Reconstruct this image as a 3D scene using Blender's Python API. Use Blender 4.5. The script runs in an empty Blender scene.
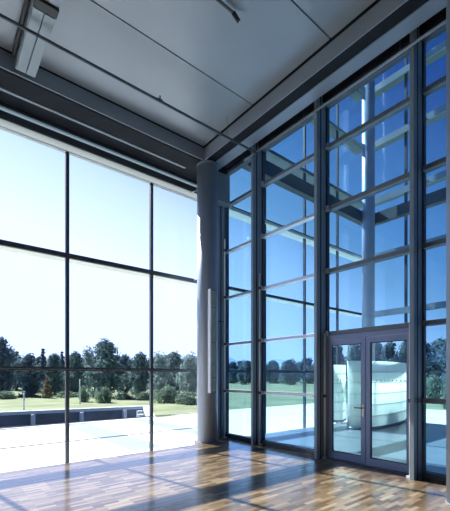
import bpy, bmesh, math, random
from mathutils import Vector, Matrix
random.seed(7)
C = bpy.context.scene.collection
SC = bpy.context.scene
F, CX, HY, H = 361.5, 225.0, 376.0, 1.65
FW = (.6297, .7769)
def at(px, d):
    t = (px - CX) / F
    return d * (FW[0] + FW[1] * t), d * (FW[1] - FW[0] * t)

# ------------------------------------------------------------ materials
def mat(name, col, rough=.5, metal=0., bump=None, var=None, spec=.5):
    m = bpy.data.materials.new(name); m.use_nodes = True
    nt = m.node_tree; p = nt.nodes['Principled BSDF']
    p.inputs['Base Color'].default_value = (*col, 1)
    p.inputs['Roughness'].default_value = rough
    p.inputs['Metallic'].default_value = metal
    p.inputs['Specular IOR Level'].default_value = spec
    tc = nt.nodes.new('ShaderNodeTexCoord')
    if var:
        n = nt.nodes.new('ShaderNodeTexNoise'); n.inputs['Scale'].default_value = var[0]
        n.inputs['Detail'].default_value = 5
        nt.links.new(tc.outputs['Object'], n.inputs['Vector'])
        r = nt.nodes.new('ShaderNodeValToRGB')
        k = var[1]
        r.color_ramp.elements[0].position = .3; r.color_ramp.elements[1].position = .7
        r.color_ramp.elements[0].color = (*[c * (1 - k) for c in col], 1)
        r.color_ramp.elements[1].color = (*[min(1, c * (1 + k)) for c in col], 1)
        nt.links.new(n.outputs['Fac'], r.inputs['Fac'])
        nt.links.new(r.outputs['Color'], p.inputs['Base Color'])
    if bump:
        n = nt.nodes.new('ShaderNodeTexNoise'); n.inputs['Scale'].default_value = bump[0]
        nt.links.new(tc.outputs['Object'], n.inputs['Vector'])
        b = nt.nodes.new('ShaderNodeBump'); b.inputs['Strength'].default_value = bump[1]
        b.inputs['Distance'].default_value = .02
        nt.links.new(n.outputs['Fac'], b.inputs['Height'])
        nt.links.new(b.outputs['Normal'], p.inputs['Normal'])
    return m

def glass(name, tint, refl=1.0):
    m = bpy.data.materials.new(name); m.use_nodes = True
    nt = m.node_tree; nt.nodes.clear()
    o = nt.nodes.new('ShaderNodeOutputMaterial')
    mx = nt.nodes.new('ShaderNodeMixShader')
    t = nt.nodes.new('ShaderNodeBsdfTransparent'); t.inputs['Color'].default_value = (*tint, 1)
    g = nt.nodes.new('ShaderNodeBsdfGlossy'); g.inputs['Roughness'].default_value = 0.0
    g.inputs['Color'].default_value = (.9, .95, 1, 1)
    fr = nt.nodes.new('ShaderNodeFresnel'); fr.inputs['IOR'].default_value = 1.35
    geo = nt.nodes.new('ShaderNodeNewGeometry')
    # same reflectance whichever side of the pane is looked at
    ior = nt.nodes.new('ShaderNodeMath'); ior.operation = 'MULTIPLY_ADD'
    ior.inputs[1].default_value = (1 / 1.35 - 1.35); ior.inputs[2].default_value = 1.35
    nt.links.new(geo.outputs['Backfacing'], ior.inputs[0])
    nt.links.new(ior.outputs[0], fr.inputs['IOR'])
    mm = nt.nodes.new('ShaderNodeMath'); mm.operation = 'MULTIPLY'; mm.inputs[1].default_value = refl
    nt.links.new(fr.outputs[0], mm.inputs[0])
    nt.links.new(mm.outputs[0], mx.inputs[0])
    nt.links.new(t.outputs[0], mx.inputs[1]); nt.links.new(g.outputs[0], mx.inputs[2])
    nt.links.new(mx.outputs[0], o.inputs[0])
    return m

def frosted(name, col, k=.6):
    m = bpy.data.materials.new(name); m.use_nodes = True
    nt = m.node_tree; nt.nodes.clear()
    o = nt.nodes.new('ShaderNodeOutputMaterial')
    mx = nt.nodes.new('ShaderNodeMixShader'); mx.inputs[0].default_value = k
    d = nt.nodes.new('ShaderNodeBsdfDiffuse'); d.inputs['Color'].default_value = (*col, 1)
    t = nt.nodes.new('ShaderNodeBsdfTranslucent'); t.inputs['Color'].default_value = (*col, 1)
    nt.links.new(d.outputs[0], mx.inputs[1]); nt.links.new(t.outputs[0], mx.inputs[2])
    nt.links.new(mx.outputs[0], o.inputs[0])
    return m

STEEL = mat('dark_steel', (.25, .31, .36), .42, .15, var=(1.2, .08))
TRANS = mat('transom_steel', (.14, .17, .21), .45, .15)
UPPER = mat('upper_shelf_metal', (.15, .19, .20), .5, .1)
STEEL_M = mat('mid_steel', (.25, .30, .38), .4, .2, var=(1.2, .06))
DARK = mat('charcoal_steel', (.07, .085, .105), .5, .2, var=(2, .1))
BLACK = mat('black_metal', (.02, .022, .026), .5)
ALU = mat('light_aluminium', (.50, .56, .66), .35, .4, var=(3, .05))
PAINT = mat('pale_paint', (.72, .75, .68), .5, var=(2, .05))
LAV = mat('door_frame_paint', (.22, .28, .45), .4, .15, var=(2, .05))
COLM = mat('column_paint', (.33, .385, .48), .42, .15, var=(1.5, .06))
PANEL = mat('grey_panel', (.26, .30, .35), .5, .1, var=(1.5, .08))
CEIL = mat('ceiling_panel', (.30, .345, .395), .38, .25, var=(.5, .10))
FASC = mat('fascia_paint', (.27, .31, .37), .5, .1, var=(1, .06))
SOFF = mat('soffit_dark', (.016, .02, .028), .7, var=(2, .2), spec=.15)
WALLM = mat('back_wall', (.33, .34, .36), .7, var=(1, .05))
GLASS_L = glass('clear_glass', (.97, .985, .99), .55)
GLASS_R = glass('blue_glass', (.66, .83, .95), .8)
GLASS_D = glass('door_glass', (.72, .86, .92), .8)
GLASS_O = glass('outer_glass', (.95, .975, .985), .7)
FROST_H = frosted('fritted_glass', (.46, .49, .49), .85)
FROST = frosted('frosted_green_glass', (.93, .99, .93), .8)
FROSTG = mat('vent_grille', (.46, .56, .54), .5, var=(6, .15))
TERR = mat('terrace_concrete', (.80, .81, .82), .8, var=(.6, .05))
STRIP = mat('bluish_strip', (.24, .31, .39), .8, var=(1.5, .08))
HALLF = mat('hall_stone', (.20, .26, .30), .28, var=(.8, .12), bump=(6, .05))
COPE = mat('coping_stone', (.60, .68, .76), .7, var=(1, .07))
BASW = mat('basin_wall', (.11, .14, .19), .7, var=(.7, .4))
BARK = mat('bark', (.11, .09, .075), .9, var=(4, .3))
HILL = mat('hill_forest', (.30, .44, .58), 1, var=(.03, .2), spec=0)  # distance haze is carried by the light blue of the hill colour
TUBE = mat('white_tube', (.90, .92, .95), .3, 0)
CABLE = mat('steel_cable', (.16, .18, .21), .4, .6)
BRASS = mat('handle_metal', (.55, .52, .45), .3, .8)
WHITE = mat('white_plastic', (.85, .87, .9), .5)

def leafmat(name, a, b):
    m = bpy.data.materials.new(name); m.use_nodes = True
    nt = m.node_tree; nt.nodes.clear()
    o = nt.nodes.new('ShaderNodeOutputMaterial')
    mx = nt.nodes.new('ShaderNodeMixShader'); mx.inputs[0].default_value = .35
    d = nt.nodes.new('ShaderNodeBsdfDiffuse'); t = nt.nodes.new('ShaderNodeBsdfTranslucent')
    tc = nt.nodes.new('ShaderNodeTexCoord')
    n = nt.nodes.new('ShaderNodeTexNoise'); n.inputs['Scale'].default_value = 1.1
    nt.links.new(tc.outputs['Object'], n.inputs['Vector'])
    r = nt.nodes.new('ShaderNodeValToRGB')
    r.color_ramp.elements[0].position = .35; r.color_ramp.elements[1].position = .65
    r.color_ramp.elements[0].color = (*a, 1); r.color_ramp.elements[1].color = (*b, 1)
    nt.links.new(n.outputs['Fac'], r.inputs['Fac'])
    for s in (d, t): nt.links.new(r.outputs['Color'], s.inputs['Color'])
    nt.links.new(d.outputs[0], mx.inputs[1]); nt.links.new(t.outputs[0], mx.inputs[2])
    nt.links.new(mx.outputs[0], o.inputs[0])
    return m
LEAF = [leafmat('leaf_dark', (.11, .17, .23), (.18, .26, .31)),  # haze over the far trees is mixed into these greens as blue-grey
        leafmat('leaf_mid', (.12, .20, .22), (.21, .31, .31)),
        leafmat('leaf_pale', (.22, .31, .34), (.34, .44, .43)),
        leafmat('leaf_ochre', (.28, .23, .16), (.38, .32, .22)),
        leafmat('bush_leaf', (.15, .23, .19), (.28, .38, .28))]

def parquet():
    m = bpy.data.materials.new('oak_strip_parquet'); m.use_nodes = True
    nt = m.node_tree; p = nt.nodes['Principled BSDF']; L = nt.links.new
    tc = nt.nodes.new('ShaderNodeTexCoord')
    br = nt.nodes.new('ShaderNodeTexBrick')
    br.inputs['Color1'].default_value = (0, 0, 0, 1); br.inputs['Color2'].default_value = (1, 1, 1, 1)
    br.inputs['Mortar'].default_value = (.25, .25, .25, 1)
    br.inputs['Scale'].default_value = 1; br.inputs['Brick Width'].default_value = .34
    br.inputs['Row Height'].default_value = .06; br.inputs['Mortar Size'].default_value = .001
    br.inputs['Bias'].default_value = 0; br.offset = .37; br.offset_frequency = 2
    L(tc.outputs['Object'], br.inputs['Vector'])
    rp = nt.nodes.new('ShaderNodeValToRGB'); e = rp.color_ramp.elements
    e[0].position = 0; e[0].color = (.12, .075, .045, 1)
    e[1].position = 1; e[1].color = (.50, .39, .25, 1)
    for q, c in ((.35, (.21, .15, .085, 1)), (.65, (.29, .21, .12, 1)), (.88, (.39, .29, .17, 1))):
        x = e.new(q); x.color = c
    L(br.outputs['Color'], rp.inputs['Fac'])
    mp = nt.nodes.new('ShaderNodeMapping'); mp.inputs['Scale'].default_value = (3, 40, 1)
    L(tc.outputs['Object'], mp.inputs['Vector'])
    n = nt.nodes.new('ShaderNodeTexNoise'); n.inputs['Scale'].default_value = 1.5; n.inputs['Detail'].default_value = 6
    L(mp.outputs[0], n.inputs['Vector'])
    mx = nt.nodes.new('ShaderNodeMix'); mx.data_type = 'RGBA'; mx.blend_type = 'MULTIPLY'
    mx.inputs[0].default_value = 1
    L(rp.outputs['Color'], mx.inputs[6])
    g = nt.nodes.new('ShaderNodeMapRange'); g.inputs[3].default_value = .45; g.inputs[4].default_value = .90
    L(n.outputs['Fac'], g.inputs[0])
    L(g.outputs[0], mx.inputs[7])
    L(mx.outputs[2], p.inputs['Base Color'])
    p.inputs['Roughness'].default_value = .30
    p.inputs['Specular IOR Level'].default_value = .25
    p.inputs['Coat Weight'].default_value = .9; p.inputs['Coat IOR'].default_value = 1.5
    p.inputs['Coat Roughness'].default_value = .13
    n2 = nt.nodes.new('ShaderNodeTexNoise'); n2.inputs['Scale'].default_value = 9
    L(tc.outputs['Object'], n2.inputs['Vector'])
    b = nt.nodes.new('ShaderNodeBump'); b.inputs['Strength'].default_value = .06; b.inputs['Distance'].default_value = .01
    L(n2.outputs['Fac'], b.inputs['Height']); L(b.outputs[0], p.inputs['Normal'])
    return m
PARQ = parquet()

def grassmat():
    m = mat('lawn_grass', (.24, .28, .17), .95, var=(.35, .28), bump=(20, .5), spec=.1)
    return m
GRASS = grassmat()

# ------------------------------------------------------------ mesh helpers
class MB:
    def __init__(s): s.v = []; s.f = []; s.sm = []
    def box(s, x0, x1, y0, y1, z0, z1):
        b = len(s.v)
        s.v += [(x, y, z) for z in (z0, z1) for y in (y0, y1) for x in (x0, x1)]
        for q in ((0, 2, 3, 1), (4, 5, 7, 6), (0, 1, 5, 4), (2, 6, 7, 3), (0, 4, 6, 2), (1, 3, 7, 5)):
            s.f.append(tuple(b + i for i in q)); s.sm.append(False)
        return s
    def tube(s, p, q, r, n=16, r2=None):
        p, q = Vector(p), Vector(q); d = (q - p).normalized()
        a = d.orthogonal().normalized(); c = d.cross(a); b = len(s.v); r2 = r if r2 is None else r2
        for P, R in ((p, r), (q, r2)):
            for i in range(n):
                t = 2 * math.pi * i / n
                s.v.append(tuple(P + (a * math.cos(t) + c * math.sin(t)) * R))
        for i in range(n):
            j = (i + 1) % n
            s.f.append((b + i, b + j, b + n + j, b + n + i)); s.sm.append(True)
        s.f.append(tuple(b + i for i in reversed(range(n)))); s.sm.append(False)
        s.f.append(tuple(b + n + i for i in range(n))); s.sm.append(False)
        return s
    def prism(s, pts, z0, z1):
        b = len(s.v); n = len(pts)
        s.v += [(x, y, z0) for x, y in pts] + [(x, y, z1) for x, y in pts]
        s.f.append(tuple(b + i for i in reversed(range(n)))); s.sm.append(False)
        s.f.append(tuple(b + n + i for i in range(n))); s.sm.append(False)
        for i in range(n):
            j = (i + 1) % n; s.f.append((b + i, b + j, b + n + j, b + n + i)); s.sm.append(False)
        return s
    def build(s, name, m, parent=None, bevel=0):
        off = parent.location if parent is not None and parent.type == 'EMPTY' else None
        if parent is not None and off is None:
            off = parent.parent.location if parent.parent is not None else Vector((0, 0, 0))
        if parent is None: off = Vector((0, 0, 0))
        me = bpy.data.meshes.new(name)
        me.from_pydata([tuple(Vector(v) - off) for v in s.v], [], s.f)
        me.polygons.foreach_set('use_smooth', s.sm); me.update()
        me.materials.append(m)
        o = bpy.data.objects.new(name, me); C.objects.link(o)
        if parent is not None: o.parent = parent
        if bevel:
            md = o.modifiers.new('bevel', 'BEVEL'); md.width = bevel; md.segments = 2; md.limit_method = 'ANGLE'
        return o
def thing(name, loc, label, cat, group=None):
    o = bpy.data.objects.new(name, None); C.objects.link(o); o.location = loc
    o['label'] = label; o['category'] = cat
    if group: o['group'] = group
    return o
def struct(name, loc=None, label=None, cat=None, obj=None):
    o = obj
    if o is None:
        o = bpy.data.objects.new(name, None); C.objects.link(o); o.location = loc
    o['kind'] = 'structure'
    if label: o['label'] = label
    if cat: o['category'] = cat
    return o
def tag(o, label, cat, group=None):
    o['label'] = label; o['category'] = cat
    if group: o['group'] = group
    return o

XW, YW = 6.22, 8.24           # glass planes of the right and left facades
EX, EY = 6.25, 7.21           # floor edges

# ------------------------------------------------------------ room shell
struct('floor', label='glossy brown strip parquet floor crossed by sun and shadow', cat='floor',
       obj=MB().box(-4, EX, -3.2, EY, -.3, 0).build('floor', PARQ))
fl2 = MB().box(5.2, EX, EY, 7.66, -.3, 0).build('floor_corner', PARQ)
fl2['kind'] = 'structure'; fl2.name = 'floor_edge'; fl2['label'] = 'strip of parquet floor behind the corner column'; fl2['category'] = 'floor'
# ceiling panels with seams
ce = struct('ceiling', (0, 2, 7.25), 'grey metal panelled ceiling with thin dark seams', 'ceiling')
seams = [-3.2, -2.08, -.20, 1.68, 3.56, 5.44, 7.19]
for a, b in zip(seams[:-1], seams[1:]):
    MB().box(-4, 5.14, a + .012, b - .012, 7.25, 7.33).build('ceiling_panel', CEIL, ce)
MB().box(-4, 5.19, -3.2, 7.22, 7.36, 7.42).build('backing', BLACK, ce)
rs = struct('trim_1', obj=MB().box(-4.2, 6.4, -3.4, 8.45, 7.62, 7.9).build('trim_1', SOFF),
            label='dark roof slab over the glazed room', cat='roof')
# fascia beams around the ceiling
fb = struct('trim_2', (5.3, 3, 6.9), 'grey boxed beam along the top of the right glazing', 'beam')
MB().box(5.18, 5.20, -3.2, 7.20, 6.93, 7.23).build('fascia', FASC, fb)
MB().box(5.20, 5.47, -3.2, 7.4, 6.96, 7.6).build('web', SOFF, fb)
MB().box(5.45, 5.72, -3.2, 7.55, 6.94, 6.99).build('flange', STEEL_M, fb)
fl = struct('trim_3', (0, 7.3, 6.9), 'grey boxed beam along the top of the left glazing', 'beam')
MB().box(-4, 5.20, 7.20, 7.22, 6.93, 7.23).build('fascia', FASC, fl)
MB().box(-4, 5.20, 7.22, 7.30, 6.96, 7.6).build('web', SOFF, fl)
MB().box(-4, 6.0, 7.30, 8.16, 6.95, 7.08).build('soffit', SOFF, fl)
MB().box(-4, 5.0, 7.74, 7.80, 6.93, 6.95).build('flange', STEEL, fl)
struct('wall_back', obj=MB().box(-4.2, 6.4, -3.4, -3.2, -.3, 7.62).build('wall_back', WALLM), label='plain grey back wall', cat='wall')
struct('wall_left', obj=MB().box(-4.2, -4.0, -3.2, 8.3, -.3, 7.62).build('wall_left', WALLM), label='plain grey side wall', cat='wall')

# ------------------------------------------------------------ left facade
def mullion(parent, x, y0, y1, z0, z1, w=.05, m=DARK, name='mullion'):
    return MB().box(x - w / 2, x + w / 2, y0, y1, z0, z1).build(name, m, parent)
w1 = struct('window_1', (1.2, YW, -.25), 'tall left glazed wall with thin dark bars facing the terrace', 'window')
LX = [-3.76, -1.75, .26, 2.27, 4.28, 6.27]
for x in LX[:-1] : mullion(w1, x, YW - .06, YW + .02, -.25, 6.48, .07)
zs = [(-.22, 1.76), (1.84, 4.19), (4.29, 6.48)]
for a, b in zip(LX[:-1], LX[1:]):
    for z0, z1 in zs:
        MB().box(a + .04, b - .04, YW - .006, YW + .006, z0, z1).build('pane', GLASS_L, w1)
tr = MB().box(-4, 5.50, YW - .09, YW - .02, 1.76, 1.84).build('transom', DARK, w1)
MB().box(-4, 5.48, YW - .25, YW + .22, 1.79, 1.83).build('shelf', DARK, tr)
tr = MB().box(-4, 5.68, YW - .09, YW - .02, 4.19, 4.29).build('transom', DARK, w1)
MB().box(-4, 5.66, YW + .01, YW + .42, 4.235, 4.27).build('shelf', PAINT, tr)
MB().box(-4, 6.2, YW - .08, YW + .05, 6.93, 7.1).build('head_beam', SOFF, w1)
hd = MB().box(-4, 6.2, YW - .03, YW + .03, 6.48, 6.66).build('header', FROST_H, w1)
MB().box(-4, 6.2, YW - .045, YW - .03, 6.50, 6.505).build('bead', STEEL_M, hd)
MB().box(-4, 6.2, YW - .06, YW + .05, 6.66, 6.81).build('head_beam', DARK, w1)
MB().box(-4, 6.2, YW - .01, YW + .01, 6.81, 6.93).build('clerestory', frosted('tinted_fritted_glass', (.34, .40, .43), .85), w1)
for z in (.24, .64):
    MB().tube((-4, YW - .07, z), (5.9, YW - .07, z), .011, 8).build('cable', CABLE, w1)
for x, z in ((5.55, 4.24), (5.42, 6.55)):
    MB().tube((x - .05, YW - .12, z), (x + .18, YW - .35, z + .12), .014, 8).build('stay', ALU, w1)

# ------------------------------------------------------------ right facade
w2 = struct('window_2', (XW, 2.2, 0), 'tall right glazed wall with deep steel fins and blue panes', 'window')
FY = [6.28, 4.445, 2.59, .76, -1.07, -2.9]
for y in FY:
    f = MB().box(5.915, 6.215, y - .035, y + .035, 0, 7.3).build('mullion', STEEL, w2, .004)
    MB().box(6.02, 6.05, y - .041, y - .034, 0, 7.3).build('joint', BLACK, f)
    MB().box(6.215, 6.30, y - .06, y + .06, 0, 7.3).build('cap', DARK, f)
MB().box(XW - .08, XW + .08, 7.60, 7.70, 0, 7.3).build('mullion', DARK, w2)
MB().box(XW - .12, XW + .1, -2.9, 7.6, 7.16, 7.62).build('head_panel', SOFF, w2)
bays = [(7.60, 6.34), (6.22, 4.505), (4.385, 2.65), (2.53, .82), (.70, -1.01), (-1.13, -2.84)]
TZ = [0.05, 1.25, 2.5, 3.75, 5.0, 6.25, 7.13]
for bi, (ya, yb) in enumerate(bays):
    for k, z in enumerate(TZ):
        if bi == 2 and k < 2: continue
        hgt = .05 if k in (0,) else (.03 if bi < 2 else .04)
        if k == 6: hgt = .05
        mm = ALU if bi < 2 and k not in (0, 6) and k < 5 else (TRANS if k not in (0, 6) else DARK)
        t = MB().box(XW - .07, XW + .07, yb, ya, z - hgt, z + hgt).build('transom', mm, w2, .006)
        if bi < 3 and 0 < k < 6:
            MB().box(XW - .11, XW - .07, ya - .09, ya - .02, z - .045, z + .045).build('clamp', ALU, t)
    for k in range(len(TZ) - 1):
        if bi == 2 and k < 2: continue
        MB().box(XW - .006, XW + .006, yb, ya, TZ[k] + .05, TZ[k + 1] - .04).build('pane', GLASS_R, w2)

# vertical tubes beside the fins
def tube_thing(x, y, z1, label):
    t = thing('heating_tube', (x, y, 0), label, 'pipe', 'slim vertical tubes beside the glazing fins')
    MB().tube((x, y, .03), (x, y, z1), .019, 12).build('tube', TUBE, t)
    MB().box(x - .04, x + .04, y - .05, y + .05, 0, .03).build('foot', TUBE, t)
    for z in [q for q in TZ[1:] if q < z1]:
        MB().box(x - .02, x + .05, y - .025, y + .025, z - .03, z + .03).build('clamp', DARK, t)
tube_thing(6.07, 7.50, 5.3, 'slim pale vertical tube between the corner panel and first glass bay')
tube_thing(6.09, 6.20, 4.1, 'slim pale vertical tube on the first steel fin from the corner')
tube_thing(6.12, 4.375, 2.5, 'slim pale vertical tube left of the double door')
tube_thing(6.02, 2.66, 2.5, 'slim pale vertical tube right of the double door')

# ------------------------------------------------------------ double door
dr = struct('door_1', (XW, 3.52, 0), 'lavender grey framed double glass door', 'door')
MB().box(XW - .07, XW + .04, 2.63, 4.405, 2.37, 2.455).build('head_frame', LAV, dr, .004)
MB().box(XW - .07, XW + .04, 4.33, 4.405, .02, 2.37).build('side_frame', STEEL_M, dr, .004)
MB().box(XW - .07, XW + .04, 2.63, 2.69, .02, 2.37).build('side_frame', LAV, dr, .004)
MB().box(XW - .12, XW + .06, 2.63, 4.405, 0, .02).build('threshold', DARK, dr)
for ya, yb, act in ((4.325, 3.525, 1), (3.515, 2.695, 0)):
    lf = MB()
    x0, x1 = XW - .055, XW + .015
    lf.box(x0, x1, ya - .085, ya, .03, 2.36).box(x0, x1, yb, yb + .085, .03, 2.36)
    lf.box(x0, x1, yb + .085, ya - .085, 2.26, 2.36).box(x0, x1, yb + .085, ya - .085, .03, .16)
    leaf = lf.build('leaf', LAV, dr, .003)
    MB().box(XW - .025, XW - .015, yb + .085, ya - .085, .16, 2.26).build('pane', GLASS_D, leaf)
    g = MB()
    for (a, b, c, d) in ((ya - .1, ya - .085, .16, 2.26), (yb + .085, yb + .1, .16, 2.26),
                         (yb + .1, ya - .1, 2.245, 2.26), (yb + .1, ya - .1, .16, .175)):
        g.box(XW - .035, XW - .026, a, b, c, d)
    g.build('gasket', BLACK, leaf)
    dm = MB(); n = 9
    for i in range(n):
        y = yb + .13 + (ya - yb - .26) * i / (n - 1)
        dm.box(XW - .028, XW - .0255, y - .011, y + .011, 1.56, 1.582)
    o = dm.build('marking_dots', WHITE, leaf)
    for zz in ([.3, 2.1]):
        MB().tube((x0 - .01, (ya if act else yb), zz - .06), (x0 - .01, (ya if act else yb), zz + .06), .012, 10).build('hinge', STEEL_M, leaf)
    if act:
        hb = MB().box(x0 - .008, x0, yb + .025, yb + .06, .90, 1.12).build('lock_plate', BRASS, leaf, .002)
        MB().tube((x0 - .006, yb + .043, 1.06), (x0 - .065, yb + .043, 1.06), .010, 10)\
            .tube((x0 - .06, yb + .035, 1.06), (x0 - .06, yb + .19, 1.06), .010, 10).build('handle', DARK, leaf)
        MB().tube((x0, yb + .043, .95), (x0 - .025, yb + .043, .95), .016, 12).build('lock_cylinder', BRASS, leaf)

# ------------------------------------------------------------ columns
def column(x, y, r, z1, label, z0=0):
    t = thing('round_column', (x, y, z0), label, 'column', 'round steel columns')
    MB().tube((x, y, z0), (x, y, z1), r, 64).build('shaft', COLM, t)
    MB().tube((x, y, z0), (x, y, z0 + .015), r + .012, 64).build('base_ring', STEEL_M, t)
    MB().tube((x, y, z1 - .05), (x, y, z1), r + .01, 64).build('top_ring', STEEL_M, t)
column(5.385, 7.345, .262, 6.93, 'thick grey round column in the corner of the room')
column(5.35, 1.618, .262, 6.93, 'pale grey round column cut by the right edge of the view')
column(13.62, 7.66, .245, 16.5, 'tall bright round column outside at the corner of the outer glazing', 0)
pn = thing('corner_panel', (5.9, 7.65, 0), 'flat grey panel between the corner column and the glazing', 'panel')
MB().box(5.62, 6.14, 7.60, 7.66, 0, 6.2).build('sheet', PANEL, pn)
MB().box(5.62, 6.14, 7.59, 7.60, 3.1, 3.12).build('joint', BLACK, pn)
MB().box(5.68, 6.13, 7.36, 7.60, 6.2, 6.93).build('top_box', STEEL, pn)
MB().box(6.00, 6.03, 7.585, 7.60, 0, 6.2).build('edge_strip', DARK, pn)
# tall grille on the column
gr = thing('tall_wall_lamp', (5.26, 7.07, 1.24), 'tall narrow box with bright edge mounted on the corner column', 'lamp')
MB().box(5.235, 5.395, 7.00, 7.17, 1.24, 3.76).build('housing', STEEL, gr)
MB().box(5.205, 5.235, 6.98, 7.08, 1.24, 3.76).build('edge_strip', TUBE, gr)
q = MB()
q.box(5.25, 5.375, 6.992, 7.0, 1.28, 3.72)
q.build('front_cover', FROSTG, gr)
for k in range(3):
    MB().box(5.245, 5.38, 6.985, 6.992, 1.6 + k * .85, 1.62 + k * .85).build('rib', STEEL_M, gr)

# ------------------------------------------------------------ ceiling fittings
r1 = thing('suspended_rod', (1, 6.03, 6.8), 'long dark rod hanging across under the ceiling', 'rod')
MB().tube((-4, 6.03, 6.8), (5.86, 6.03, 6.8), .024, 12).build('rod', DARK, r1)
for x in (-1.5, 4.95):
    MB().tube((x, 6.03, 6.82), (x, 6.03, 7.25), .004, 6).build('hanger', DARK, r1)
MB().tube((3.32, 6.03, 6.80), (3.32, 6.03, 6.90), .014, 8).tube((3.26, 6.03, 6.835), (3.38, 6.03, 6.835), .01, 8).build('clamp', DARK, r1)
r2 = thing('suspended_rod', (5.85, 3, 6.83), 'long grey rod running in front of the right glazing fins', 'rod')
MB().tube((5.86, -3.2, 6.86), (5.86, 6.5, 6.86), .024, 12).build('rod', STEEL_M, r2)
for y in (5.9, 4.7, 2.75, .9):
    MB().tube((5.86, y, 6.88), (5.86, y, 7.62), .004, 6).build('hanger', DARK, r2)
lm = thing('ceiling_light', (1.27, 6, 7.25), 'long rectangular ceiling light housing at upper left', 'light fitting')
lx0, lx1 = 1.115, 1.43
MB().box(lx0, lx1, 2.2, 7.14, 6.97, 7.25).build('housing', STEEL, lm, .004)
MB().box(lx0 + .03, lx0 + .145, 2.25, 5.55, 6.95, 6.97).build('diffuser', FASC, lm)
MB().box(lx0 + .17, lx1 - .03, 2.25, 5.55, 6.95, 6.97).build('diffuser', FASC, lm)
MB().box(lx0 + .01, lx0 + .15, 5.75, 7.10, 6.93, 6.97).build('diffuser', STEEL, lm, .004)
MB().box(lx0 + .165, lx1 - .01, 5.75, 7.10, 6.93, 6.97).build('diffuser', STEEL, lm, .004)
MB().box(lx0, lx1, 5.58, 5.72, 6.92, 6.97).build('end_band', BLACK, lm)
MB().box(lx0 - .05, lx0 - .02, 2.2, 7.1, 7.1, 7.25).build('side_rail', BLACK, lm)
sp = thing('ceiling_spotlight', (3.5, 4.2, 7.25), 'small dark spotlight arm under the ceiling panels', 'spotlight')
MB().box(3.15, 3.62, 4.185, 4.215, 7.17, 7.20).build('arm', DARK, sp)
MB().tube((3.56, 4.2, 7.19), (3.68, 4.2, 7.12), .032, 14).build('lamp_head', BLACK, sp)
MB().tube((3.3, 4.2, 7.19), (3.3, 4.2, 7.25), .012, 8).build('stem', DARK, sp)

# ------------------------------------------------------------ outer hall (beyond the right glazing)
struct('floor_outer', obj=MB().box(EX + .07, 13.6, -8, 7.38, -.3, -.01).build('floor_outer', HALLF),
       label='grey stone floor of the glazed court beyond the door', cat='floor')
w3 = struct('window_3', (10.4, YW, -.25), 'tall outer glazed screen with pale shelves beyond the right glazing', 'window')
OX = [6.29, 8.30, 10.31, 12.32, 14.33]
OZ = [1.79, 4.24, 6.63, 8.94, 11.3, 13.6, 16.2]
for x in OX: mullion(w3, x, YW - .06, YW + .02, -.25, 16.5, .07)
for i, z in enumerate(OZ):
    t = MB().box(6.3, 14.4, YW - .09, YW - .02, z - .04, z + .04).build('transom', DARK, w3)
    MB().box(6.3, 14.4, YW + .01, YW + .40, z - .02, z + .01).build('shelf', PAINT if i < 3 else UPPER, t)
    if i > 1: MB().box(6.3, 14.4, YW - .16, YW - .10, z - .13, z - .04).build('rail', PAINT if i < 3 else UPPER, t)
zz = [-.2] + OZ
for a, b in zip(OX[:-1], OX[1:]):
    for z0, z1 in zip(zz[:-1], zz[1:]):
        MB().box(a + .04, b - .04, YW - .006, YW + .006, z0 + .04, z1 - .04).build('pane', GLASS_O, w3)
MB().box(6.4, 14.3, 7.85, 8.08, 7.86, 8.30).build('deep_beam', DARK, w3)
w4 = struct('window_4', (14.45, 3, -.25), 'outer glazed screen returning towards the right edge', 'window')
XO = 14.45
OY = [8.24, 6.54, 4.60, 2.60, .6]
for y in OY[1:]: MB().box(XO - .06, XO + .02, y - .045, y + .045, -.25, 16.5).build('mullion', DARK, w4)
for i, z in enumerate(OZ):
    t = MB().box(XO - .09, XO - .02, .6, 8.2, z - .04, z + .04).build('transom', DARK, w4)
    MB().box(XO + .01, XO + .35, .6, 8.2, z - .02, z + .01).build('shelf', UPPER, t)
    if i > 0: MB().box(XO - .16, XO - .10, .6, 8.2, z - .15, z + .10).build('rail', STEEL, t)
for a, b in zip(OY[:-1], OY[1:]):
    for z0, z1 in zip(zz[:-1], zz[1:]):
        MB().box(XO - .006, XO + .006, b + .05, a - .05, z0 + .04, z1 - .04).build('pane', GLASS_O, w4)
MB().box(XO - .40, XO - .17, .6, 8.0, 7.86, 8.30).build('deep_beam', DARK, w4)

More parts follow.
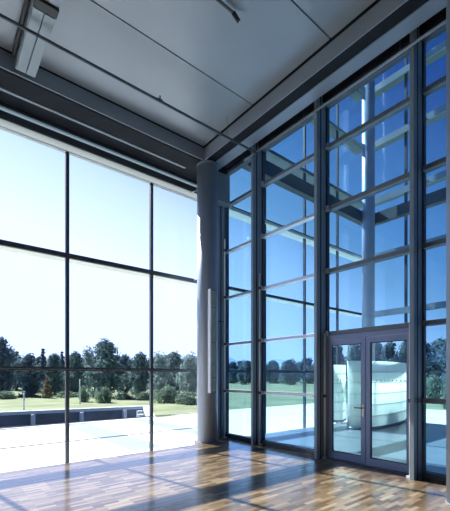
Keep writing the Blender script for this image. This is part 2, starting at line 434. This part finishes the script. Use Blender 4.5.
# curved frosted screens
def curved(pts, z0, z1, label, th=.04):
    P = [Vector(p) for p in pts]; fine = []
    n = len(P)
    for i in range(n - 1):
        p0 = P[max(i - 1, 0)]; p1 = P[i]; p2 = P[i + 1]; p3 = P[min(i + 2, n - 1)]
        for k in range(8):
            t = k / 8
            fine.append(.5 * ((2 * p1) + (p2 - p0) * t + (2 * p0 - 5 * p1 + 4 * p2 - p3) * t * t + (3 * p1 - p0 - 3 * p2 + p3) * t ** 3))
    fine.append(P[-1])
    def strip(th, z0, z1, off=0):
        m = MB()
        L = len(fine)
        for i, p in enumerate(fine):
            d = (fine[min(i + 1, L - 1)] - fine[max(i - 1, 0)]).normalized(); nn = Vector((d.y, -d.x))
            a = p + nn * (th / 2 + off); b = p - nn * (th / 2 - off)
            m.v += [(a.x, a.y, z0), (a.x, a.y, z1), (b.x, b.y, z1), (b.x, b.y, z0)]
        for i in range(L - 1):
            for k in range(4):
                kk = (k + 1) % 4
                m.f.append((i * 4 + k, i * 4 + kk, i * 4 + 4 + kk, i * 4 + 4 + k)); m.sm.append(True)
        m.f += [(3, 2, 1, 0), (L * 4 - 4, L * 4 - 3, L * 4 - 2, L * 4 - 1)]; m.sm += [False, False]
        return m
    c = P[len(P) // 2]
    t = thing('curved_glass_screen', (c.x, c.y, z0), label, 'screen', 'curved frosted glass screens')
    strip(th, z0 + .08, z1).build('glass_panel', FROST, t)
    for k in range(1, 6):
        z = z0 + .08 + (z1 - z0 - .08) * k / 6
        strip(th + .012, z - .005, z + .005).build('joint', COPE, t)
    strip(th + .03, z0, z0 + .08).build('base_rail', STEEL_M, t)
    e = fine[0]
    MB().tube((e.x, e.y, z0), (e.x, e.y, z1 + .02), .04, 12).build('post', STEEL, t)
curved([at(348.5, 11.6), at(352, 11.2), at(370, 11.2), at(390, 11.9), at(402, 12.8), at(406.5, 13.6)], -.01, 2.12,
       'large curved pale green frosted screen filling the right door leaf')
curved([at(345.5, 13.6), at(342, 13.0), at(337, 12.9), at(329, 13.0), at(320, 13.6)], -.01, 2.05,
       'smaller pale green frosted screen seen through the left door leaf')

# ------------------------------------------------------------ terrace, basin, lawn, hills
struct('terrace', obj=MB().box(-30, EX + .02, EY + .02, 14.75, -.5, -.25).box(EX + .02, 22, 7.42, 14.75, -.5, -.25).box(9.2, 22, 14.75, 15.6, -.5, -.25)
       .box(13.65, 22, -8, 7.42, -.5, -.25).build('terrace', TERR), label='bright white sunlit terrace outside the glazing', cat='terrace')
struct('terrace_strip', obj=MB().box(3.95, 4.85, 8.6, 14.7, -.26, -.245).box(6.6, 7.3, 8.6, 14.7, -.26, -.245).build('terrace_strip', STRIP),
       label='pale blue strips across the white terrace', cat='terrace_strip')  # two long strips, darker and bluer than the terrace around them
basin = [(-14, 16.1), (7.7, 15.2), (10.3, 20.9), (-14, 24.6)]

def inset(pts, d):
    c = Vector((sum(p[0] for p in pts) / 4, sum(p[1] for p in pts) / 4)); out = []
    n = len(pts)
    for i in range(n):
        p0, p1, p2 = (Vector(pts[i - 1]), Vector(pts[i]), Vector(pts[(i + 1) % n]))
        a = (p1 - p0).normalized(); b = (p2 - p1).normalized()
        na = Vector((-a.y, a.x)); nb = Vector((-b.y, b.x))
        k = (na + nb) / (1 + na.dot(nb)); out.append(p1 + k * d)
    return [(p.x, p.y) for p in out]
outer = inset(basin, -.4)
bs = thing('sunken_basin', (-2, 19, -1.9), 'long sunken basin with pale coping and dark walls beyond the terrace', 'basin')
cp = MB(); n = 4
for i in range(n):
    j = (i + 1) % n
    cp.prism([basin[i], basin[j], outer[j], outer[i]][::-1], -.42, -.24)
cp.build('coping', COPE, bs)
inn = inset(basin, -.12); wl = MB()
for i in range(n):
    j = (i + 1) % n
    wl.prism([basin[i], basin[j], inn[j], inn[i]][::-1], -2.0, -.42)
wl.build('wall', BASW, bs)
MB().prism(basin, -2.1, -1.95).build('bottom', mat('basin_water', (.03, .05, .07), .1), bs)
a, b = Vector(basin[3]), Vector(basin[2])
for i in range(10):
    p = a + (b - a) * ((i + .5) / 10); 
    MB().box(p.x - .09, p.x + .09, p.y - .32, p.y - .05, -1.95, -.42).build('pier', COPE, bs)
a, b = Vector(basin[2]), Vector(basin[1])
for i in range(3):
    p = a + (b - a) * ((i + .5) / 3)
    MB().box(p.x - .40, p.x - .08, p.y - .12, p.y + .12, -1.95, -.42).build('pier', COPE, bs)
# lawn with a hole for the basin
bm = bmesh.new()
def loop(pts, z):
    vs = [bm.verts.new((x, y, z)) for x, y in pts]
    return [bm.edges.new((vs[i], vs[(i + 1) % len(vs)])) for i in range(len(vs))]
es = loop([(-260, -120), (320, -120), (320, 320), (-260, 320)], -.36) + loop(inset(basin, -.3), -.36)
bmesh.ops.triangle_fill(bm, use_beauty=True, use_dissolve=False, edges=es)
inside = [f for f in bm.faces if -13 < f.calc_center_median().x < 8 and 17 < f.calc_center_median().y < 20.2]
for f in bm.faces:
    if f.normal.z < 0: f.normal_flip()
me = bpy.data.meshes.new('lawn'); bm.to_mesh(me); bm.free(); me.materials.append(GRASS)
lw = bpy.data.objects.new('lawn', me); C.objects.link(lw)
struct('lawn', obj=lw, label='green lawn stretching to the trees', cat='lawn')
# hills
def hills(name, d, a0, a1, hh, seed):
    rnd = random.Random(seed); m = MB(); N = 60; R = 5
    ph = [rnd.uniform(0, 6.28) for _ in range(6)]
    for i in range(N + 1):
        ang = a0 + (a1 - a0) * i / N
        hgt = hh * (.62 + .2 * math.sin(ang * 7 + ph[0]) + .13 * math.sin(ang * 17 + ph[1]) + .06 * math.sin(ang * 41 + ph[2]) + .03 * math.sin(ang * 97 + ph[3]))
        for k in range(R + 1):
            t = k / R; dd = d * (1 + .5 * t)
            m.v.append((dd * math.cos(ang), dd * math.sin(ang), -3 + hgt * math.sin(t * math.pi / 2)))
    for i in range(N):
        for k in range(R):
            b = i * (R + 1) + k
            m.f.append((b, b + 1, b + R + 2, b + R + 1)); m.sm.append(True)
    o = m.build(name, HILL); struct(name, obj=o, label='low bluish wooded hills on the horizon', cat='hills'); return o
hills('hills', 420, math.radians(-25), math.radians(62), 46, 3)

# ------------------------------------------------------------ trees
def crown_mesh(seed, w, h, nblob, nleaf, leaf, conifer=False, low=.18):
    rnd = random.Random(seed); blobs = []
    for i in range(nblob):
        t = low + (1 - low) * (i + .5) / nblob
        if conifer: rr = w * .5 * (1.02 - t); a = rnd.uniform(0, 6.28); c = (rr * .3 * math.cos(a), rr * .3 * math.sin(a), h * t * .97); br = max(.05 * w, rr * .8)
        else:
            env = math.sin(math.pi * min(1, max(0, (t - low * .6) / (1.0 - low * .6))) ** .8) ** .6
            a = rnd.uniform(0, 6.28); r0 = w * .33 * env * math.sqrt(rnd.random())
            c = (r0 * math.cos(a), r0 * math.sin(a), h * (t * .9)); br = w * rnd.uniform(.13, .24)
        blobs.append((c, br))
    V = []; Fc = []
    for k in range(nleaf):
        c, br = rnd.choice(blobs)
        while True:
            d = Vector((rnd.uniform(-1, 1), rnd.uniform(-1, 1), rnd.uniform(-1, 1)))
            if .1 < d.length < 1: break
        d.normalize(); rr = br * (rnd.random() ** .35)
        p = Vector(c) + Vector((d.x * rr, d.y * rr, d.z * rr * .85))
        s = leaf * rnd.uniform(.6, 1.2)
        n_ = (d + Vector((rnd.uniform(-.7, .7), rnd.uniform(-.7, .7), rnd.uniform(-.4, .9)))).normalized()
        a = n_.orthogonal().normalized(); a.rotate(Matrix.Rotation(rnd.uniform(0, 6.28), 3, n_)); b = n_.cross(a)
        i0 = len(V)
        V += [tuple(p + a * s), tuple(p + b * s * .6), tuple(p - a * s), tuple(p - b * s * .6)]
        Fc.append((i0, i0 + 1, i0 + 2, i0 + 3))
    me = bpy.data.meshes.new('crown'); me.from_pydata(V, [], Fc); me.update(); return me
def trunk_mesh(seed, h, r):
    rnd = random.Random(seed); m = MB(); p = Vector((0, 0, 0))
    for k in range(5):
        q = p + Vector((rnd.uniform(-.12, .12), rnd.uniform(-.12, .12), h * .16))
        m.tube(p, q, r * (1 - k * .17), 8, r * (1 - (k + 1) * .17)); 
        if k > 0:
            for _ in range(2):
                a = rnd.uniform(0, 6.28); m.tube(q, q + Vector((math.cos(a) * h * .16, math.sin(a) * h * .16, h * .12)), r * .35, 6, r * .12)
        p = q
    me = bpy.data.meshes.new('trunk'); me.from_pydata(m.v, [], m.f); me.update(); me.materials.append(BARK); return me
protos = {}
for kind, (seed, w, h, nb, nl, lf, con, low, mi) in {
    'round': (11, 7, 8, 34, 3200, .30, False, .10, 1), 'dark': (23, 6, 8, 30, 3000, .28, False, .06, 0),
    'pale': (31, 6, 7, 26, 2000, .26, False, .12, 2), 'conifer': (41, 3.6, 8, 16, 1800, .24, True, .05, 0),
    'ochre': (51, 3.0, 5, 12, 1200, .22, True, .10, 3), 'bush': (61, 5, 2.2, 18, 1700, .2, False, .02, 4)}.items():
    cm = crown_mesh(seed, w, h, nb, nl, lf, con, low); cm.materials.append(LEAF[mi])
    protos[kind] = (cm, trunk_mesh(seed, h, .16 if kind != 'bush' else .06), w, h)
def tree(kind, px, d, ytop, wpx, label, group, yaw=None):
    cm, tm, w, h = protos[kind]; x, y = at(px, d); z0 = -.4
    H_ = (H + (HY - ytop) * d / F) - z0; W_ = wpx * d / F
    nm = {'round': 'leafy_tree', 'dark': 'leafy_tree', 'pale': 'leafy_tree', 'conifer': 'conifer_tree', 'ochre': 'ochre_tree', 'bush': 'garden_bush'}[kind]
    t = thing(nm, (x, y, z0), label, 'bush' if kind == 'bush' else 'tree', group)
    t.rotation_euler.z = random.uniform(0, 6.28) if yaw is None else yaw
    t.scale = (W_ / w, W_ / w, H_ / h)
    for nm2, me in (('crown', cm), ('trunk' if kind != 'bush' else 'stem', tm)):
        o = bpy.data.objects.new(nm2, me); C.objects.link(o); o.parent = t
G1 = 'trees beyond the lawn seen through the left glazing'
LT = [('dark', 2, 60, 335, 30, 'tall dark leafy tree at the far left edge of the tree line'),
      ('conifer', 17, 80, 350, 12, 'dark pointed conifer just right of the tall tree at far left'),
      ('dark', 30, 58, 352, 26, 'low dark tree behind the small ochre tree'),
      ('conifer', 43, 68, 347, 11, 'dark pointed conifer rising above the small ochre tree'),
      ('round', 54, 63, 353, 24, 'mid green round tree just left of the first window bar'),
      ('conifer', 62, 70, 350, 10, 'dark pointed conifer left beside the first window bar'),
      ('round', 76, 60, 351, 24, 'mid green round tree just right of the first window bar'),
      ('pale', 88, 74, 347, 18, 'pale loose tree tucked against the big rounded tree'),
      ('round', 106, 55, 339, 40, 'biggest rounded tree midway between the two window bars'),
      ('dark', 126, 70, 353, 20, 'low dark tree right of the big rounded tree'),
      ('round', 141, 62, 352, 28, 'mid green round tree left beside the second window bar'),
      ('pale', 160, 50, 352, 26, 'pale tree just right of the second window bar'),
      ('round', 174, 64, 351, 26, 'mid green tree between second window bar and the column'),
      ('pale', 190, 52, 353, 26, 'pale tree partly hidden behind the corner column')]
for k, px, d, yt, w, lb in LT: tree(k, px, d * .62, yt, w * (1.25 if k != 'conifer' else 2.0), lb, G1)
for i in range(17): tree(('dark', 'round')[i % 2], -8 + i * 12.5, 60 + (i % 3) * 9, (355, 357, 354, 358)[i % 4], 30, 'dense dark tree in the rear row beyond the lawn, behind the left glazing', 'rear row of the tree line')
tree('ochre', 47, 33, 376, 15, 'small ochre cone shaped tree in front of the dark trees', None)
G2 = 'low bushes along the far edge of the lawn'
for i, (px, d, yt, w, lb) in enumerate([(6, 42, 382, 22, 'low bush at the far left edge of the lawn'), (27, 46, 384, 20, 'low bush left of the small ochre tree'),
        (66, 45, 385, 22, 'low bush behind the first window bar'), (84, 37, 384, 10, 'low bush between the first window bar and the big rounded tree'),
        (104, 36, 379, 16, 'pale round bush in front of the biggest rounded tree'), (124, 41, 385, 20, 'wide low bush right of the pale round bush'),
        (146, 40, 383, 20, 'low bush left beside the second window bar'), (168, 36, 384, 24, 'low bush right of the second window bar'),
        (188, 34, 383, 22, 'low bush partly behind the corner column')]):
    tree('bush', px, d * .76, yt + 4 + (px % 7), w * 1.5, lb, G2)
G3 = 'trees seen through the right glazing'
RT = [('dark', 234, 98, 361, 20, 'distant dark tree in the narrow glass bay beside the corner'),
      ('round', 246, 85, 360, 20, 'distant round tree left beside the first steel fin'),
      ('dark', 272, 98, 360, 22, 'distant dark tree right beside the first steel fin'),
      ('round', 290, 82, 359, 22, 'distant round tree in the middle of the second glass bay'),
      ('dark', 308, 96, 357, 24, 'distant dark tree left beside the second steel fin'),
      ('dark', 338, 65, 343, 26, 'dark tree behind the left edge of the left door leaf'),
      ('round', 356, 56, 341, 30, 'round tree behind the right half of the left door leaf'),
      ('round', 376, 66, 341, 24, 'round tree behind the left edge of the right door leaf'),
      ('dark', 392, 52, 340, 26, 'dark tree behind the middle of the right door leaf'),
      ('round', 408, 60, 339, 26, 'round tree behind the right stile of the double door'),
      ('dark', 424, 42, 340, 34, 'big dark tree seen right of the double door'),
      ('round', 440, 47, 338, 40, 'big green tree near the column at the right edge'),
      ('dark', 462, 34, 333, 44, 'big dark tree mostly behind the right column')]
for k, px, d, yt, w, lb in RT: tree(k, px, d, yt, w * 1.25, lb, G3)
for i in range(12): tree(('dark', 'round')[i % 2], 218 + i * 11, 112 + (i % 3) * 14, (361, 363, 360)[i % 3], 20, 'far dark tree in the rear row seen through the glass left of the door', 'far trees left of the door')
for i in range(6): tree(('dark', 'round')[i % 2], 336 + i * 17, 76 + (i % 2) * 16, (348, 351)[i % 2], 26, 'dark tree in the rear row seen through the double door', 'rear trees behind the double door')
for px, d, yt, w, lb in [(432, 27, 378, 30, 'dense low bush in the glass bay right of the door'), (416, 30, 376, 30, 'dense low bush behind the steel fin right of the door'),
                         (450, 22, 374, 22, 'dense low bush behind the right column')]:
    tree('bush', px, d, yt, w, lb, 'bushes right of the door')
# slender posts on the lawn
for px, d, yt, lb in [(24, 20.3, 392, 'slender pale post standing on the basin edge at left'), (80, 26, 380, 'slender pale post in front of the trees between window bars'),
                      (180, 30, 372, 'slender pale post on the lawn left of the corner column')]:
    x, y = at(px, d)
    t = thing('lawn_post', (x, y, -.36), lb, 'post', 'slender posts on the lawn')
    z1 = H + (HY - yt) * d / F
    MB().tube((x, y, -.36), (x, y, z1), .045, 10).build('shaft', COPE, t)
    MB().tube((x, y, z1), (x, y, z1 + .05), .06, 10).build('cap', COPE, t)

# ------------------------------------------------------------ sun and sky
SUN = Vector((-.19, 1, .965 * 1.018)).normalized()
ld = bpy.data.lights.new('sun', 'SUN'); ld.energy = 12.5; ld.angle = math.radians(.6); ld.color = (1, .97, .93)
lo = bpy.data.objects.new('sun', ld); C.objects.link(lo)
lo.rotation_euler = SUN.to_track_quat('Z', 'Y').to_euler(); lo.location = (0, 20, 25)
W = bpy.data.worlds.new('sky'); SC.world = W; W.use_nodes = True
nt = W.node_tree; nt.nodes.clear(); L = nt.links.new
out = nt.nodes.new('ShaderNodeOutputWorld'); bg = nt.nodes.new('ShaderNodeBackground')
tc = nt.nodes.new('ShaderNodeTexCoord'); sx = nt.nodes.new('ShaderNodeSeparateXYZ'); L(tc.outputs['Generated'], sx.inputs[0])
dp = nt.nodes.new('ShaderNodeVectorMath'); dp.operation = 'DOT_PRODUCT'; dp.inputs[1].default_value = (-.187, .982, 0)
L(tc.outputs['Generated'], dp.inputs[0])
m1 = nt.nodes.new('ShaderNodeMath'); m1.operation = 'MULTIPLY_ADD'; m1.inputs[1].default_value = -.75; m1.inputs[2].default_value = .75 * .35 + .1
L(dp.outputs['Value'], m1.inputs[0])
m2 = nt.nodes.new('ShaderNodeMath'); m2.operation = 'ADD'; L(m1.outputs[0], m2.inputs[0]); L(sx.outputs[2], m2.inputs[1])
rp = nt.nodes.new('ShaderNodeValToRGB'); e = rp.color_ramp.elements
S = 2.2
def cc(a, b, c): return (a / S, b / S, c / S, 1)
e[0].position = .05; e[0].color = cc(1.02, 1.25, 2.1)
e[1].position = 1; e[1].color = cc(.03, .075, .26)
for q, c in ((.26, (.70, .93, 1.35)), (.39, (.37, .60, .90)), (.52, (.21, .42, .77)), (.84, (.05, .12, .38))):
    x = e.new(q); x.color = cc(*c)
L(m2.outputs[0], rp.inputs['Fac']); L(rp.outputs['Color'], bg.inputs['Color']); bg.inputs['Strength'].default_value = S
L(bg.outputs[0], out.inputs[0])

# ------------------------------------------------------------ camera
cd = bpy.data.cameras.new('camera'); co = bpy.data.objects.new('camera', cd); C.objects.link(co)
co.location = (0, 0, H); co.rotation_euler = (math.radians(90), 0, -math.atan2(FW[0], FW[1]))
cd.sensor_fit = 'HORIZONTAL'; cd.sensor_width = 36; cd.lens = F / 450 * 36
cd.shift_x = 0; cd.shift_y = (HY - 255.5) / 450; cd.clip_end = 1500
SC.camera = co
SC.view_settings.view_transform = 'Standard'; SC.view_settings.look = 'None'
SC.view_settings.gamma = 1; SC.view_settings.use_curve_mapping = False; SC.view_settings.exposure = 0
